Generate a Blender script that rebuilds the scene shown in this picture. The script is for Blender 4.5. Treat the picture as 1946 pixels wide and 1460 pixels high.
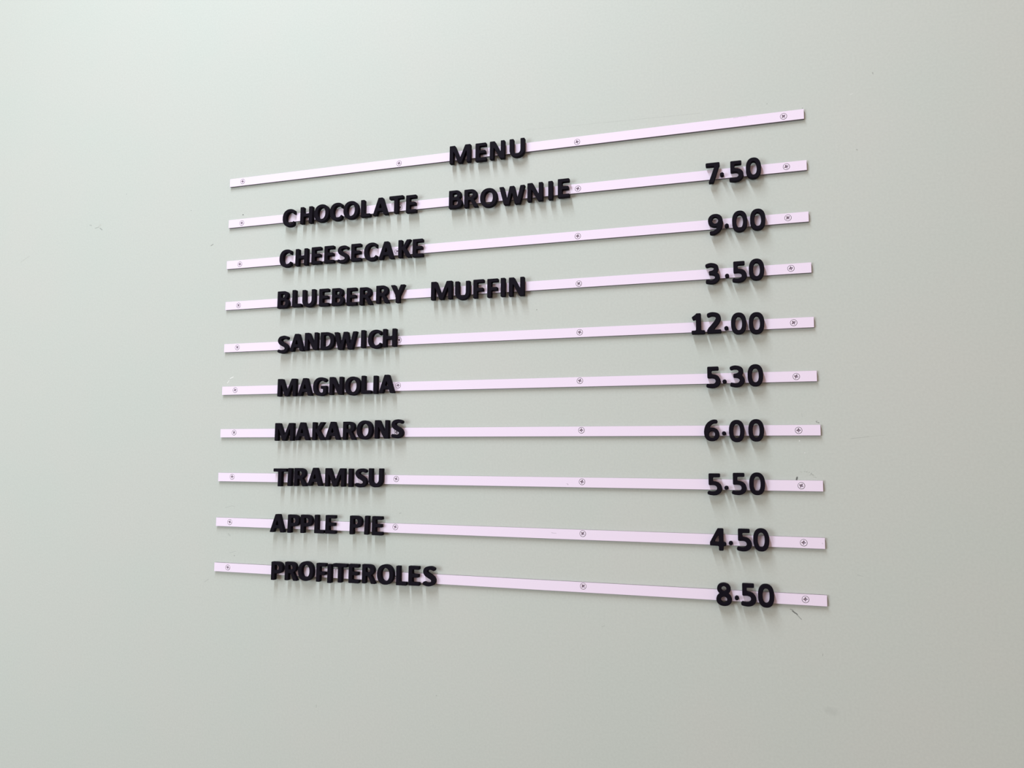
import bpy, bmesh, math, random
from mathutils import Matrix, Vector

# ------------------------------------------------------------------ clearing
for o in list(bpy.data.objects):
    bpy.data.objects.remove(o, do_unlink=True)
scene = bpy.context.scene
COL = scene.collection

# ------------------------------------------------------------------ camera
CAM_POS = (0.90150, -1.14391, 1.57849)
CAM_RIGHT = (0.954345, 0.298594, 0.008169)
CAM_DOWN = (-0.024183, 0.104493, -0.994232)
CAM_FORWARD = (-0.297725, 0.948643, 0.106943)
FOCAL_PX = 1450.0

cam_data = bpy.data.cameras.new('camera')
cam_data.sensor_fit = 'HORIZONTAL'
cam_data.sensor_width = 36.0
cam_data.lens = FOCAL_PX * 36.0 / 1946.0
cam_data.clip_start = 0.01
cam = bpy.data.objects.new('camera', cam_data)
COL.objects.link(cam)
r, d, f = Vector(CAM_RIGHT), Vector(CAM_DOWN), Vector(CAM_FORWARD)
cam.matrix_world = Matrix(((r.x, -d.x, -f.x, CAM_POS[0]),
                           (r.y, -d.y, -f.y, CAM_POS[1]),
                           (r.z, -d.z, -f.z, CAM_POS[2]),
                           (0, 0, 0, 1)))
scene.camera = cam

# ------------------------------------------------------------------ view and world
vs = scene.view_settings
vs.view_transform = 'Standard'
vs.look = 'None'
vs.gamma = 1.0
vs.use_curve_mapping = False
vs.exposure = 0.0

world = bpy.data.worlds.new('room_ambient')
scene.world = world
world.use_nodes = True
bg = world.node_tree.nodes['Background']
bg.inputs['Color'].default_value = (1.0, 0.755, 0.63, 1)
bg.inputs['Strength'].default_value = 0.625

# ------------------------------------------------------------------ lamps
def area(name, loc, aim, sx, sy, power, color, roll_axis=None):
    L = bpy.data.lights.new(name, 'AREA')
    L.shape = 'RECTANGLE'; L.size = sx; L.size_y = sy
    L.energy = power; L.color = color
    o = bpy.data.objects.new(name, L)
    COL.objects.link(o)
    o.location = loc
    z = (Vector(loc) - Vector(aim)).normalized()
    y = Vector(roll_axis or (0, 1, 0))
    x = y.cross(z).normalized(); y = z.cross(x)
    o.matrix_world = Matrix(((x.x, y.x, z.x, loc[0]), (x.y, y.y, z.y, loc[1]), (x.z, y.z, z.z, loc[2]), (0, 0, 0, 1)))
    return o
# fluorescent strip on the ceiling, running away from the wall
area('ceiling_strip_light', (0.19, -1.57, 3.9), (0.19, -1.57, 0.0), 0.075, 1.9, 71.0, (0.803, 0.886, 1.0))
# added unseen fill, left of the menu and behind the viewer, brightening the wall
area('left_fill_light', (-1.9, -3.2, 1.6), (0.0, 0.0, 1.7), 1.6, 1.8, 69.0, (0.776, 0.916, 1.0), (0, 0, 1))

# outlines of the letter and digit shapes, in millimetres (first outline outer, others holes)
GLYPHS = {
 'A': [[0.89,-0.01,0.41,0.11,0.22,0.24,0.09,0.41,0.01,0.64,0.0,0.88,0.13,1.52,7.43,23.44,9.33,29.04,9.62,29.76,9.85,30.08,10.09,30.28,10.41,30.42,10.89,30.5,16.57,30.51,17.13,30.46,17.56,30.32,17.85,30.11,18.05,29.84,18.24,29.44,18.5,28.72,27.49,1.84,27.71,0.96,27.71,0.64,27.63,0.4,27.45,0.2,27.23,0.08,26.57,-0.03,21.77,-0.04,21.21,-0.0,20.81,0.09,20.41,0.35,20.09,0.82,18.53,5.52,18.25,6.06,17.93,6.36,17.53,6.52,16.89,6.59,10.97,6.6,10.33,6.55,9.93,6.44,9.61,6.23,9.37,5.92,9.05,5.15,7.72,1.04,7.45,0.51,7.13,0.21,6.73,0.04,6.09,-0.03],[12.39,12.0,14.41,11.96,15.37,12.01,15.69,12.09,15.93,12.24,16.05,12.4,16.14,12.64,16.14,13.04,16.01,13.6,14.65,18.0,14.27,18.88,14.09,19.09,13.93,19.18,13.69,19.13,13.53,18.99,13.21,18.39,11.61,13.2,11.57,12.72,11.69,12.36,11.93,12.14]],
 'B': [[1.08,0.07,0.6,0.2,0.25,0.48,0.07,0.88,0.01,1.52,0.0,28.72,0.04,29.52,0.2,30.0,0.36,30.2,0.6,30.36,0.92,30.46,1.4,30.51,12.68,30.5,14.2,30.37,15.48,30.13,16.76,29.72,17.8,29.22,18.46,28.8,19.08,28.31,19.65,27.76,20.18,27.12,20.58,26.48,20.89,25.84,21.14,25.12,21.31,24.4,21.42,23.36,21.41,22.16,21.27,21.2,21.0,20.24,20.69,19.52,20.26,18.8,19.64,18.01,18.65,17.04,18.46,16.72,18.42,16.48,18.5,16.24,18.72,16.0,20.42,14.88,21.0,14.4,21.55,13.84,21.99,13.28,22.41,12.64,22.74,12.0,23.02,11.28,23.24,10.48,23.38,9.6,23.43,8.56,23.4,7.52,23.29,6.72,23.09,5.92,22.79,5.12,22.43,4.4,21.96,3.68,21.34,2.96,20.66,2.32,19.91,1.76,19.08,1.28,18.2,0.87,17.24,0.54,16.2,0.28,15.0,0.1,13.88,0.04,1.96,0.04],[8.14,5.36,8.84,5.32,11.56,5.32,12.76,5.4,13.4,5.55,13.96,5.79,14.44,6.08,14.89,6.48,15.36,7.12,15.69,7.84,15.87,8.64,15.91,9.52,15.82,10.4,15.6,11.12,15.24,11.78,14.76,12.35,14.28,12.73,13.72,13.03,13.08,13.24,12.36,13.36,11.32,13.4,8.36,13.38,7.8,13.28,7.43,13.04,7.21,12.64,7.13,12.0,7.14,6.48,7.24,6.0,7.43,5.68,7.72,5.48],[8.14,18.72,10.76,18.68,11.88,18.76,12.36,18.87,12.84,19.06,13.24,19.3,13.58,19.6,13.96,20.11,14.23,20.72,14.39,21.36,14.43,22.08,14.36,22.72,14.17,23.36,13.88,23.92,13.48,24.39,13.08,24.7,12.68,24.91,12.2,25.06,11.64,25.14,8.36,25.14,7.8,25.04,7.43,24.8,7.21,24.4,7.13,23.84,7.15,19.76,7.24,19.36,7.43,19.04,7.72,18.84]],
 'C': [[13.32,-0.72,11.72,-0.57,10.12,-0.26,8.76,0.17,7.4,0.76,6.12,1.51,4.92,2.42,3.86,3.44,2.92,4.61,2.08,5.92,1.4,7.3,0.84,8.8,0.43,10.32,0.17,11.84,0.02,13.44,0.0,16.48,0.07,17.84,0.3,19.52,0.62,20.96,1.11,22.48,1.68,23.84,2.4,25.12,3.18,26.24,4.09,27.28,5.16,28.28,6.28,29.09,7.48,29.77,8.76,30.33,10.12,30.76,11.48,31.04,13.0,31.2,14.92,31.24,16.36,31.17,17.4,31.04,18.44,30.84,19.48,30.56,20.44,30.23,21.32,29.84,22.2,29.37,23.08,28.79,23.64,28.31,23.82,28.08,23.99,27.76,24.14,27.04,24.15,23.76,24.1,23.2,23.99,22.8,23.71,22.32,23.16,21.82,22.68,21.59,22.44,21.56,22.2,21.61,21.96,21.75,21.78,21.92,21.0,22.96,20.44,23.6,19.48,24.41,18.76,24.84,17.96,25.2,17.24,25.42,16.36,25.57,15.64,25.63,14.84,25.62,14.12,25.54,13.48,25.42,12.84,25.23,12.28,25.0,11.64,24.66,11.08,24.29,10.52,23.84,10.04,23.35,9.53,22.72,9.11,22.08,8.71,21.36,8.35,20.56,8.1,19.84,7.86,18.96,7.56,17.2,7.45,15.04,7.62,12.8,7.77,11.92,7.99,11.04,8.39,9.84,8.92,8.74,9.56,7.75,10.3,6.88,11.15,6.16,12.04,5.61,13.08,5.19,14.12,4.95,15.24,4.86,16.36,4.92,17.4,5.12,18.36,5.46,19.32,5.99,20.2,6.67,20.78,7.28,21.7,8.48,21.96,8.74,22.2,8.88,22.44,8.93,22.68,8.91,22.92,8.82,23.32,8.55,23.72,8.17,23.93,7.84,24.07,7.44,24.15,6.56,24.13,3.36,24.06,2.96,23.91,2.56,23.69,2.24,23.32,1.89,22.68,1.43,21.88,0.96,21.0,0.52,20.2,0.18,18.68,-0.28,17.08,-0.59,15.16,-0.75]],
 'D': [[1.08,0.07,0.6,0.2,0.25,0.48,0.07,0.88,0.01,1.52,0.0,28.72,0.06,29.6,0.25,30.08,0.44,30.27,0.76,30.42,1.56,30.52,11.16,30.52,13.88,30.34,14.92,30.18,15.88,29.98,16.92,29.7,17.8,29.4,18.68,29.03,19.48,28.64,20.3,28.16,21.08,27.63,22.12,26.8,23.08,25.84,23.97,24.72,24.74,23.52,25.34,22.32,25.85,20.96,26.23,19.6,26.49,18.08,26.63,16.48,26.63,14.08,26.51,12.56,26.29,11.2,25.88,9.6,25.37,8.24,24.73,6.96,23.9,5.68,23.16,4.75,22.44,4.0,21.48,3.17,20.52,2.48,19.48,1.87,18.36,1.33,17.24,0.91,16.03,0.56,14.2,0.21,12.44,0.05,1.96,0.04],[8.14,5.68,10.84,5.64,12.2,5.74,12.92,5.88,13.64,6.08,14.36,6.37,15.0,6.7,15.66,7.12,16.28,7.61,16.83,8.16,17.34,8.8,17.82,9.52,18.19,10.24,18.51,11.04,18.76,11.84,18.96,12.8,19.09,13.84,19.12,15.12,19.09,16.64,18.99,17.52,18.81,18.48,18.54,19.36,18.23,20.16,17.82,20.96,17.32,21.73,16.76,22.4,16.12,23.02,15.4,23.56,14.68,23.98,13.88,24.33,13.08,24.58,12.12,24.78,11.08,24.89,8.28,24.9,7.88,24.82,7.56,24.67,7.32,24.4,7.19,24.08,7.14,23.68,7.12,22.96,7.13,6.96,7.21,6.4,7.4,6.04,7.72,5.8]],
 'E': [[1.08,0.07,0.6,0.2,0.25,0.48,0.07,0.88,0.01,1.52,0.0,28.72,0.04,29.52,0.2,30.0,0.4,30.24,0.68,30.4,1.02,30.48,1.56,30.52,16.84,30.52,17.56,30.48,18.04,30.32,18.31,30.08,18.46,29.76,18.54,29.28,18.56,28.56,18.56,26.56,18.52,25.92,18.36,25.44,18.04,25.12,17.64,24.98,17.0,24.92,8.36,24.9,7.96,24.85,7.64,24.72,7.43,24.56,7.28,24.32,7.16,23.92,7.13,23.44,7.13,19.6,7.21,18.96,7.32,18.72,7.48,18.52,7.88,18.3,8.44,18.21,15.72,18.2,16.28,18.17,16.68,18.08,16.92,17.95,17.08,17.8,17.2,17.6,17.3,17.28,17.36,16.64,17.36,14.48,17.32,13.68,17.16,13.2,16.84,12.88,16.44,12.74,15.56,12.68,8.52,12.67,7.96,12.61,7.56,12.43,7.28,12.08,7.14,11.44,7.13,7.04,7.19,6.4,7.37,6.0,7.64,5.76,8.12,5.6,9.0,5.56,17.48,5.56,18.12,5.5,18.52,5.36,18.72,5.2,18.88,4.96,19.02,4.32,19.03,1.36,18.97,0.88,18.84,0.56,18.64,0.32,18.36,0.16,18.04,0.08,17.56,0.05,1.96,0.04]],
 'F': [[1.08,0.07,0.6,0.2,0.25,0.48,0.07,0.88,0.01,1.52,0.0,28.72,0.04,29.52,0.2,30.0,0.4,30.24,0.68,30.4,1.02,30.48,1.56,30.52,16.44,30.52,17.16,30.48,17.64,30.32,17.91,30.08,18.06,29.76,18.14,29.28,18.16,28.56,18.16,26.56,18.12,25.92,17.96,25.44,17.64,25.12,17.24,24.98,16.68,24.93,9.0,24.92,8.12,24.88,7.64,24.72,7.37,24.48,7.19,24.08,7.13,23.6,7.13,18.16,7.21,17.52,7.4,17.16,7.56,17.01,7.8,16.88,8.36,16.78,15.48,16.75,16.04,16.7,16.44,16.56,16.64,16.4,16.8,16.16,16.94,15.52,16.95,12.48,16.89,12.0,16.76,11.68,16.44,11.36,16.2,11.26,15.8,11.18,8.6,11.15,7.96,11.09,7.56,10.91,7.37,10.72,7.24,10.48,7.13,9.84,7.12,1.6,7.06,0.96,6.92,0.56,6.6,0.24,6.36,0.14,5.96,0.06,1.96,0.04]],
 'G': [[13.48,-0.72,11.64,-0.54,10.04,-0.22,8.6,0.23,7.16,0.87,5.82,1.68,4.61,2.64,3.58,3.68,2.66,4.88,1.83,6.24,1.18,7.68,0.68,9.2,0.28,10.96,0.08,12.48,0.0,13.84,0.01,17.04,0.17,18.8,0.45,20.4,0.83,21.84,1.37,23.28,2.0,24.56,2.81,25.84,3.64,26.88,4.68,27.92,5.8,28.8,7.0,29.54,8.2,30.11,9.48,30.57,11.0,30.94,12.44,31.14,13.96,31.23,16.04,31.22,17.72,31.07,19.48,30.72,21.16,30.18,22.6,29.5,24.04,28.57,25.07,27.68,25.34,27.36,25.53,27.04,25.67,26.64,25.72,26.16,25.67,25.68,25.54,25.28,25.34,24.96,25.05,24.64,23.48,23.27,22.84,22.79,22.36,22.63,22.04,22.67,21.72,22.83,20.37,24.08,19.8,24.5,19.24,24.82,18.04,25.3,17.4,25.46,16.68,25.57,15.88,25.63,14.92,25.62,14.12,25.53,13.32,25.37,12.6,25.14,11.88,24.82,11.24,24.44,10.6,23.96,10.04,23.44,9.56,22.88,9.09,22.24,8.72,21.6,8.37,20.88,8.09,20.16,7.84,19.36,7.64,18.48,7.49,17.52,7.39,16.48,7.38,14.32,7.59,12.32,7.76,11.44,7.98,10.64,8.28,9.83,8.64,9.04,9.05,8.32,9.5,7.68,9.97,7.12,10.52,6.6,11.09,6.16,11.73,5.76,12.44,5.43,13.16,5.18,13.96,4.99,14.76,4.89,15.56,4.85,16.44,4.9,17.32,5.02,18.04,5.21,18.44,5.38,18.76,5.61,18.99,5.92,19.13,6.32,19.19,7.04,19.2,9.44,19.18,10.16,19.12,10.56,19.04,10.8,18.88,11.04,18.68,11.2,18.44,11.3,17.88,11.39,15.96,11.44,15.48,11.6,15.21,11.84,15.08,12.08,15.0,12.4,14.96,13.36,14.98,15.44,15.05,15.84,15.21,16.16,15.4,16.35,15.64,16.48,15.96,16.56,16.44,16.59,24.52,16.6,25.08,16.57,25.48,16.48,25.75,16.32,25.96,16.08,26.08,15.76,26.14,15.28,26.16,5.2,26.12,4.24,26.01,3.76,25.76,3.36,24.28,2.11,23.56,1.59,22.76,1.09,21.96,0.67,21.08,0.29,19.48,-0.22,17.64,-0.58,15.56,-0.75]],
 'H': [[1.08,0.07,0.6,0.2,0.25,0.48,0.07,0.88,0.01,1.52,0.0,28.72,0.06,29.6,0.25,30.08,0.6,30.36,1.16,30.5,5.4,30.52,6.04,30.49,6.43,30.4,6.72,30.24,6.92,30.0,7.06,29.6,7.12,28.96,7.13,19.52,7.24,18.88,7.37,18.64,7.52,18.48,7.88,18.3,8.52,18.21,15.48,18.2,16.28,18.24,16.76,18.4,17.08,18.72,17.22,19.12,17.28,20.0,17.29,29.04,17.35,29.68,17.53,30.08,17.72,30.27,17.96,30.4,18.28,30.48,18.76,30.51,23.08,30.51,23.64,30.45,24.04,30.27,24.23,30.08,24.38,29.76,24.46,29.36,24.48,28.72,24.48,1.84,24.42,0.96,24.23,0.48,23.88,0.2,23.32,0.06,19.0,0.04,18.36,0.07,17.97,0.16,17.68,0.32,17.48,0.56,17.34,0.96,17.28,1.6,17.27,11.12,17.16,11.76,17.03,12.0,16.84,12.19,16.44,12.37,15.8,12.43,8.76,12.44,8.04,12.38,7.63,12.24,7.32,11.92,7.16,11.44,7.12,10.56,7.12,1.6,7.06,0.96,6.92,0.56,6.76,0.36,6.52,0.2,5.96,0.06,1.96,0.04]],
 'I': [[1.08,0.07,0.6,0.2,0.28,0.44,0.1,0.8,0.01,1.44,0.0,28.56,0.06,29.6,0.2,30.0,0.4,30.24,0.68,30.4,1.08,30.49,5.56,30.52,6.52,30.46,6.92,30.32,7.24,30.0,7.38,29.6,7.43,29.04,7.44,2.0,7.38,0.96,7.28,0.64,7.08,0.36,6.84,0.2,6.44,0.08,5.48,0.04]],
 'K': [[16.6,-0.01,16.2,0.08,15.85,0.24,15.56,0.48,15.25,0.88,8.68,11.86,8.12,12.65,7.88,12.88,7.64,12.98,7.48,12.95,7.29,12.72,7.2,12.4,7.14,11.84,7.12,1.6,7.06,0.96,6.92,0.56,6.68,0.29,6.36,0.14,5.88,0.06,5.16,0.04,1.16,0.06,0.76,0.14,0.52,0.24,0.2,0.56,0.04,1.04,0.0,1.84,0.0,28.8,0.03,29.44,0.12,29.83,0.28,30.12,0.52,30.32,0.92,30.46,1.4,30.51,5.8,30.51,6.2,30.46,6.52,30.36,6.76,30.2,6.92,30.0,7.06,29.6,7.12,28.96,7.14,19.36,7.21,18.8,7.3,18.48,7.48,18.27,7.64,18.24,7.8,18.29,8.04,18.48,8.6,19.24,14.52,29.24,14.92,29.84,15.24,30.17,15.72,30.41,16.36,30.51,21.4,30.52,22.36,30.43,22.68,30.27,22.83,30.08,22.86,29.92,22.84,29.68,22.54,29.04,14.36,17.15,13.99,16.48,13.89,16.0,14.02,15.44,14.43,14.72,23.27,1.6,23.61,0.96,23.68,0.72,23.67,0.48,23.56,0.27,23.4,0.14,23.08,0.03,22.68,-0.02,17.48,-0.04]],
 'L': [[1.08,0.07,0.6,0.2,0.28,0.44,0.1,0.8,0.01,1.44,0.0,28.56,0.04,29.52,0.16,29.92,0.32,30.16,0.6,30.36,1.0,30.48,1.96,30.52,5.4,30.52,6.12,30.48,6.6,30.32,6.87,30.08,7.05,29.68,7.11,29.2,7.12,7.6,7.14,6.88,7.24,6.4,7.4,6.12,7.64,5.92,7.96,5.79,8.36,5.74,16.76,5.72,17.32,5.68,17.72,5.56,17.96,5.4,18.12,5.2,18.22,4.96,18.29,4.64,18.32,2.0,18.28,1.04,18.12,0.56,17.88,0.29,17.48,0.11,17.0,0.05,1.96,0.04]],
 'M': [[1.08,-0.01,0.6,0.12,0.25,0.4,0.07,0.8,0.0,1.52,0.0,28.88,0.09,29.76,0.2,30.0,0.4,30.24,0.76,30.42,1.4,30.51,8.28,30.51,8.76,30.48,9.16,30.39,9.48,30.23,9.72,30.0,9.98,29.6,10.3,28.88,17.68,10.72,17.91,10.24,18.12,9.93,18.32,9.76,18.52,9.7,18.76,9.76,18.94,9.92,19.16,10.24,19.4,10.73,26.85,29.04,27.14,29.68,27.4,30.05,27.72,30.31,28.04,30.43,28.44,30.5,29.08,30.52,35.72,30.51,36.36,30.4,36.6,30.27,36.76,30.12,36.88,29.92,36.98,29.6,37.04,28.8,37.04,1.92,37.02,1.2,36.96,0.8,36.84,0.48,36.64,0.24,36.28,0.06,35.72,-0.03,31.48,-0.02,31.08,0.03,30.76,0.16,30.52,0.36,30.36,0.64,30.27,1.04,30.24,1.76,30.22,17.52,30.12,18.77,30.04,19.04,29.88,19.26,29.8,19.28,29.64,19.23,29.4,18.97,28.84,17.87,22.53,1.76,22.02,0.64,21.8,0.37,21.56,0.18,21.0,0.0,20.28,-0.04,16.92,-0.04,16.12,-0.0,15.64,0.12,15.24,0.41,14.92,0.88,8.28,17.78,7.72,18.96,7.48,19.28,7.24,19.39,7.08,19.3,6.94,18.96,6.85,18.4,6.81,17.68,6.8,1.76,6.77,1.12,6.7,0.72,6.55,0.4,6.36,0.21,6.11,0.08,5.72,-0.01,4.84,-0.04]],
 'N': [[1.08,-0.01,0.6,0.12,0.25,0.4,0.07,0.8,0.0,1.44,0.0,28.8,0.06,29.6,0.15,29.92,0.28,30.12,0.44,30.27,0.68,30.4,1.32,30.51,6.92,30.52,7.64,30.5,8.04,30.44,8.44,30.29,8.72,30.08,9.03,29.68,9.44,28.96,17.32,13.92,17.64,13.39,17.96,12.98,18.2,12.79,18.36,12.77,18.54,12.88,18.68,13.2,18.79,14.24,18.8,28.72,18.83,29.44,18.92,29.84,19.08,30.12,19.32,30.32,19.64,30.45,20.04,30.5,24.28,30.51,24.84,30.42,25.2,30.24,25.4,30.0,25.52,29.68,25.58,29.28,25.6,28.56,25.6,1.68,25.54,0.88,25.44,0.56,25.32,0.36,25.16,0.21,24.92,0.08,24.36,-0.02,19.0,-0.04,18.36,-0.01,17.96,0.06,17.64,0.19,17.32,0.44,17.0,0.88,16.56,1.68,8.28,17.44,7.72,18.29,7.48,18.52,7.24,18.59,7.06,18.48,6.92,18.16,6.81,17.12,6.8,1.76,6.77,1.12,6.7,0.72,6.55,0.4,6.36,0.21,6.11,0.08,5.72,-0.01,4.84,-0.04]],
 'O': [[13.56,-0.72,11.88,-0.55,10.44,-0.26,8.92,0.22,7.56,0.83,6.28,1.58,5.18,2.4,3.96,3.58,3.07,4.64,2.2,5.96,1.48,7.36,0.91,8.8,0.48,10.32,0.19,11.84,0.02,13.44,0.0,16.24,0.06,17.6,0.28,19.2,0.62,20.72,1.11,22.24,1.69,23.6,2.44,24.95,3.23,26.08,4.2,27.2,5.24,28.15,6.36,28.98,7.64,29.72,8.92,30.28,10.28,30.72,11.72,31.02,13.24,31.2,15.08,31.24,16.52,31.16,18.04,30.95,19.48,30.59,20.89,30.08,22.28,29.39,23.45,28.64,24.6,27.69,25.62,26.64,26.49,25.52,27.29,24.24,27.92,22.96,28.47,21.52,28.89,19.92,29.17,18.32,29.33,16.56,29.35,14.56,29.25,12.96,29.05,11.36,28.74,9.92,28.32,8.56,27.77,7.2,27.1,5.92,26.36,4.78,25.4,3.6,24.42,2.64,23.32,1.77,22.17,1.04,20.92,0.43,19.64,-0.05,18.28,-0.4,16.84,-0.63,15.16,-0.75],[14.26,4.88,15.0,4.87,15.72,4.96,16.44,5.12,17.16,5.38,17.8,5.71,18.44,6.15,19.0,6.64,19.56,7.24,20.06,7.92,20.49,8.64,20.88,9.44,21.19,10.24,21.48,11.2,21.69,12.16,21.84,13.2,21.91,14.16,21.89,16.72,21.79,17.68,21.63,18.64,21.38,19.68,21.09,20.56,20.68,21.5,20.23,22.32,19.73,23.04,19.16,23.7,18.52,24.29,17.88,24.74,17.16,25.12,16.44,25.38,15.64,25.55,14.84,25.62,14.04,25.6,13.32,25.49,12.6,25.29,11.96,25.02,11.29,24.64,10.64,24.16,10.12,23.67,9.58,23.04,9.09,22.32,8.68,21.6,8.32,20.8,8.01,19.92,7.76,18.96,7.57,18.0,7.43,16.88,7.37,15.84,7.37,14.64,7.43,13.68,7.56,12.56,7.76,11.52,8.02,10.56,8.3,9.76,8.7,8.88,9.15,8.08,9.6,7.44,10.16,6.8,10.76,6.25,11.4,5.79,12.04,5.44,12.76,5.16,13.48,4.98]],
 'P': [[1.08,0.07,0.6,0.2,0.25,0.48,0.07,0.88,0.01,1.52,0.0,28.72,0.04,29.52,0.2,30.0,0.36,30.2,0.6,30.36,0.92,30.46,1.4,30.51,12.2,30.49,13.88,30.33,15.32,30.03,16.68,29.57,17.92,28.96,18.68,28.47,19.4,27.91,20.04,27.29,20.6,26.64,21.09,25.92,21.53,25.12,21.87,24.32,22.14,23.44,22.34,22.4,22.45,21.28,22.45,20.32,22.37,19.28,22.2,18.32,21.96,17.44,21.62,16.56,21.21,15.76,20.79,15.12,20.28,14.48,19.66,13.84,19.08,13.32,18.44,12.86,17.72,12.42,16.28,11.77,14.92,11.37,13.48,11.12,11.96,11.01,8.36,10.98,7.88,10.9,7.52,10.72,7.37,10.56,7.24,10.32,7.13,9.68,7.12,1.6,7.06,0.96,6.92,0.56,6.76,0.36,6.52,0.2,5.96,0.06,1.96,0.04],[8.14,16.4,9.08,16.36,10.44,16.4,11.32,16.49,12.04,16.65,12.68,16.92,13.24,17.29,13.72,17.76,14.17,18.4,14.49,19.12,14.66,19.92,14.7,21.04,14.59,22.0,14.33,22.8,13.96,23.44,13.4,24.06,12.76,24.53,12.2,24.79,11.62,24.96,11.0,25.05,10.12,25.08,8.6,25.07,8.04,25.02,7.63,24.88,7.32,24.56,7.18,24.16,7.12,23.52,7.14,17.52,7.24,17.04,7.43,16.72,7.72,16.52]],
 'R': [[17.32,-0.0,16.92,0.09,16.6,0.26,16.36,0.48,16.1,0.88,12.56,8.88,11.96,9.98,11.08,11.09,10.52,11.64,9.96,11.92,9.16,12.03,8.28,12.02,7.72,11.88,7.37,11.6,7.18,11.12,7.12,10.24,7.11,1.52,7.05,0.88,6.84,0.44,6.68,0.29,6.44,0.16,5.88,0.06,1.64,0.04,1.08,0.07,0.68,0.16,0.4,0.32,0.2,0.56,0.04,1.04,0.0,1.84,0.0,28.8,0.03,29.44,0.12,29.83,0.28,30.12,0.52,30.32,0.92,30.46,1.64,30.52,11.24,30.52,13.16,30.4,14.76,30.14,15.8,29.86,16.76,29.5,17.71,29.04,18.52,28.54,19.31,27.92,19.97,27.28,20.55,26.56,21.06,25.76,21.44,24.96,21.71,24.16,21.91,23.28,22.03,22.32,22.06,21.44,21.99,20.48,21.83,19.52,21.61,18.72,21.34,18.0,21.01,17.36,20.61,16.72,20.18,16.16,19.57,15.52,18.92,14.96,17.0,13.68,16.79,13.36,16.77,13.04,16.93,12.64,17.92,11.12,23.55,1.68,23.87,1.04,23.94,0.56,23.85,0.32,23.69,0.16,23.4,0.04,23.0,-0.02,18.28,-0.04],[8.14,17.92,8.84,17.88,10.44,17.89,11.16,17.95,11.72,18.06,12.28,18.24,12.84,18.53,13.32,18.9,13.72,19.34,14.08,19.92,14.3,20.56,14.42,21.28,14.4,22.08,14.23,22.8,13.96,23.42,13.56,23.97,13.08,24.41,12.6,24.71,12.12,24.92,11.56,25.07,10.92,25.14,8.2,25.13,7.72,25.0,7.37,24.72,7.19,24.32,7.13,23.76,7.15,18.96,7.24,18.56,7.43,18.24,7.72,18.04]],
 'S': [[8.08,-0.32,6.16,-0.07,5.2,0.14,4.32,0.4,2.48,1.12,1.15,1.76,0.64,2.08,0.34,2.4,0.18,2.72,0.06,3.2,0.0,3.76,0.0,4.24,0.08,4.72,0.26,5.2,0.48,5.59,0.91,6.08,1.6,6.64,2.08,6.89,2.48,6.95,3.12,6.82,5.6,5.84,7.04,5.51,8.0,5.41,9.04,5.4,9.92,5.47,10.96,5.67,11.92,5.93,12.72,6.21,13.26,6.48,13.67,6.8,14.04,7.28,14.24,7.76,14.31,8.24,14.22,8.72,14.0,9.2,13.7,9.6,13.36,9.94,12.86,10.32,11.84,10.93,6.56,13.67,5.6,14.21,4.3,15.12,3.2,16.16,2.39,17.12,1.72,18.08,1.13,19.12,0.73,20.08,0.46,21.04,0.32,22.0,0.33,22.88,0.48,23.84,0.73,24.72,1.1,25.6,1.58,26.48,2.15,27.28,2.79,28.0,3.44,28.58,4.16,29.08,4.96,29.51,6.0,29.91,7.28,30.26,8.64,30.51,10.24,30.7,11.6,30.82,12.8,30.83,13.92,30.73,15.04,30.53,16.4,30.15,17.76,29.6,19.52,28.69,19.92,28.42,20.16,28.18,20.36,27.84,20.47,27.44,20.55,26.8,20.54,26.24,20.45,25.76,20.3,25.36,20.08,24.99,19.8,24.64,19.34,24.24,18.72,23.84,18.32,23.67,17.92,23.62,17.32,23.76,15.36,24.67,14.24,25.04,13.52,25.16,12.88,25.21,12.24,25.18,11.52,25.09,10.56,24.89,9.52,24.61,8.72,24.33,8.23,24.08,7.84,23.76,7.57,23.36,7.47,22.96,7.5,22.56,7.67,22.16,8.01,21.68,8.56,21.12,9.12,20.67,9.92,20.2,12.4,18.99,16.0,16.95,17.62,15.84,18.24,15.3,18.8,14.72,19.51,13.84,20.07,12.96,20.59,11.92,20.95,10.96,21.19,10.0,21.3,9.04,21.29,8.08,21.16,7.2,20.9,6.32,20.57,5.52,20.11,4.64,19.6,3.88,19.04,3.19,18.32,2.47,17.65,1.92,16.88,1.42,16.08,1.01,15.12,0.63,14.0,0.3,12.8,0.02,11.6,-0.18,10.32,-0.32,9.2,-0.36]],
 'T': [[10.35,0.07,9.87,0.2,9.55,0.44,9.37,0.8,9.28,1.36,9.27,22.96,9.25,23.68,9.15,24.15,8.99,24.44,8.76,24.64,8.51,24.74,8.11,24.82,1.47,24.85,0.91,24.9,0.51,25.04,0.31,25.2,0.15,25.44,0.01,26.08,0.0,29.12,0.05,29.6,0.15,29.92,0.35,30.2,0.67,30.4,1.07,30.49,1.63,30.52,24.11,30.52,24.83,30.49,25.31,30.36,25.55,30.2,25.76,29.92,25.87,29.52,25.91,29.04,25.88,25.92,25.76,25.44,25.47,25.09,25.07,24.91,24.51,24.85,17.71,24.81,17.32,24.72,17.07,24.59,16.88,24.4,16.73,24.08,16.66,23.68,16.63,22.96,16.63,1.76,16.59,1.04,16.48,0.64,16.32,0.4,16.11,0.24,15.87,0.14,15.47,0.06,11.23,0.04]],
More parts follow.
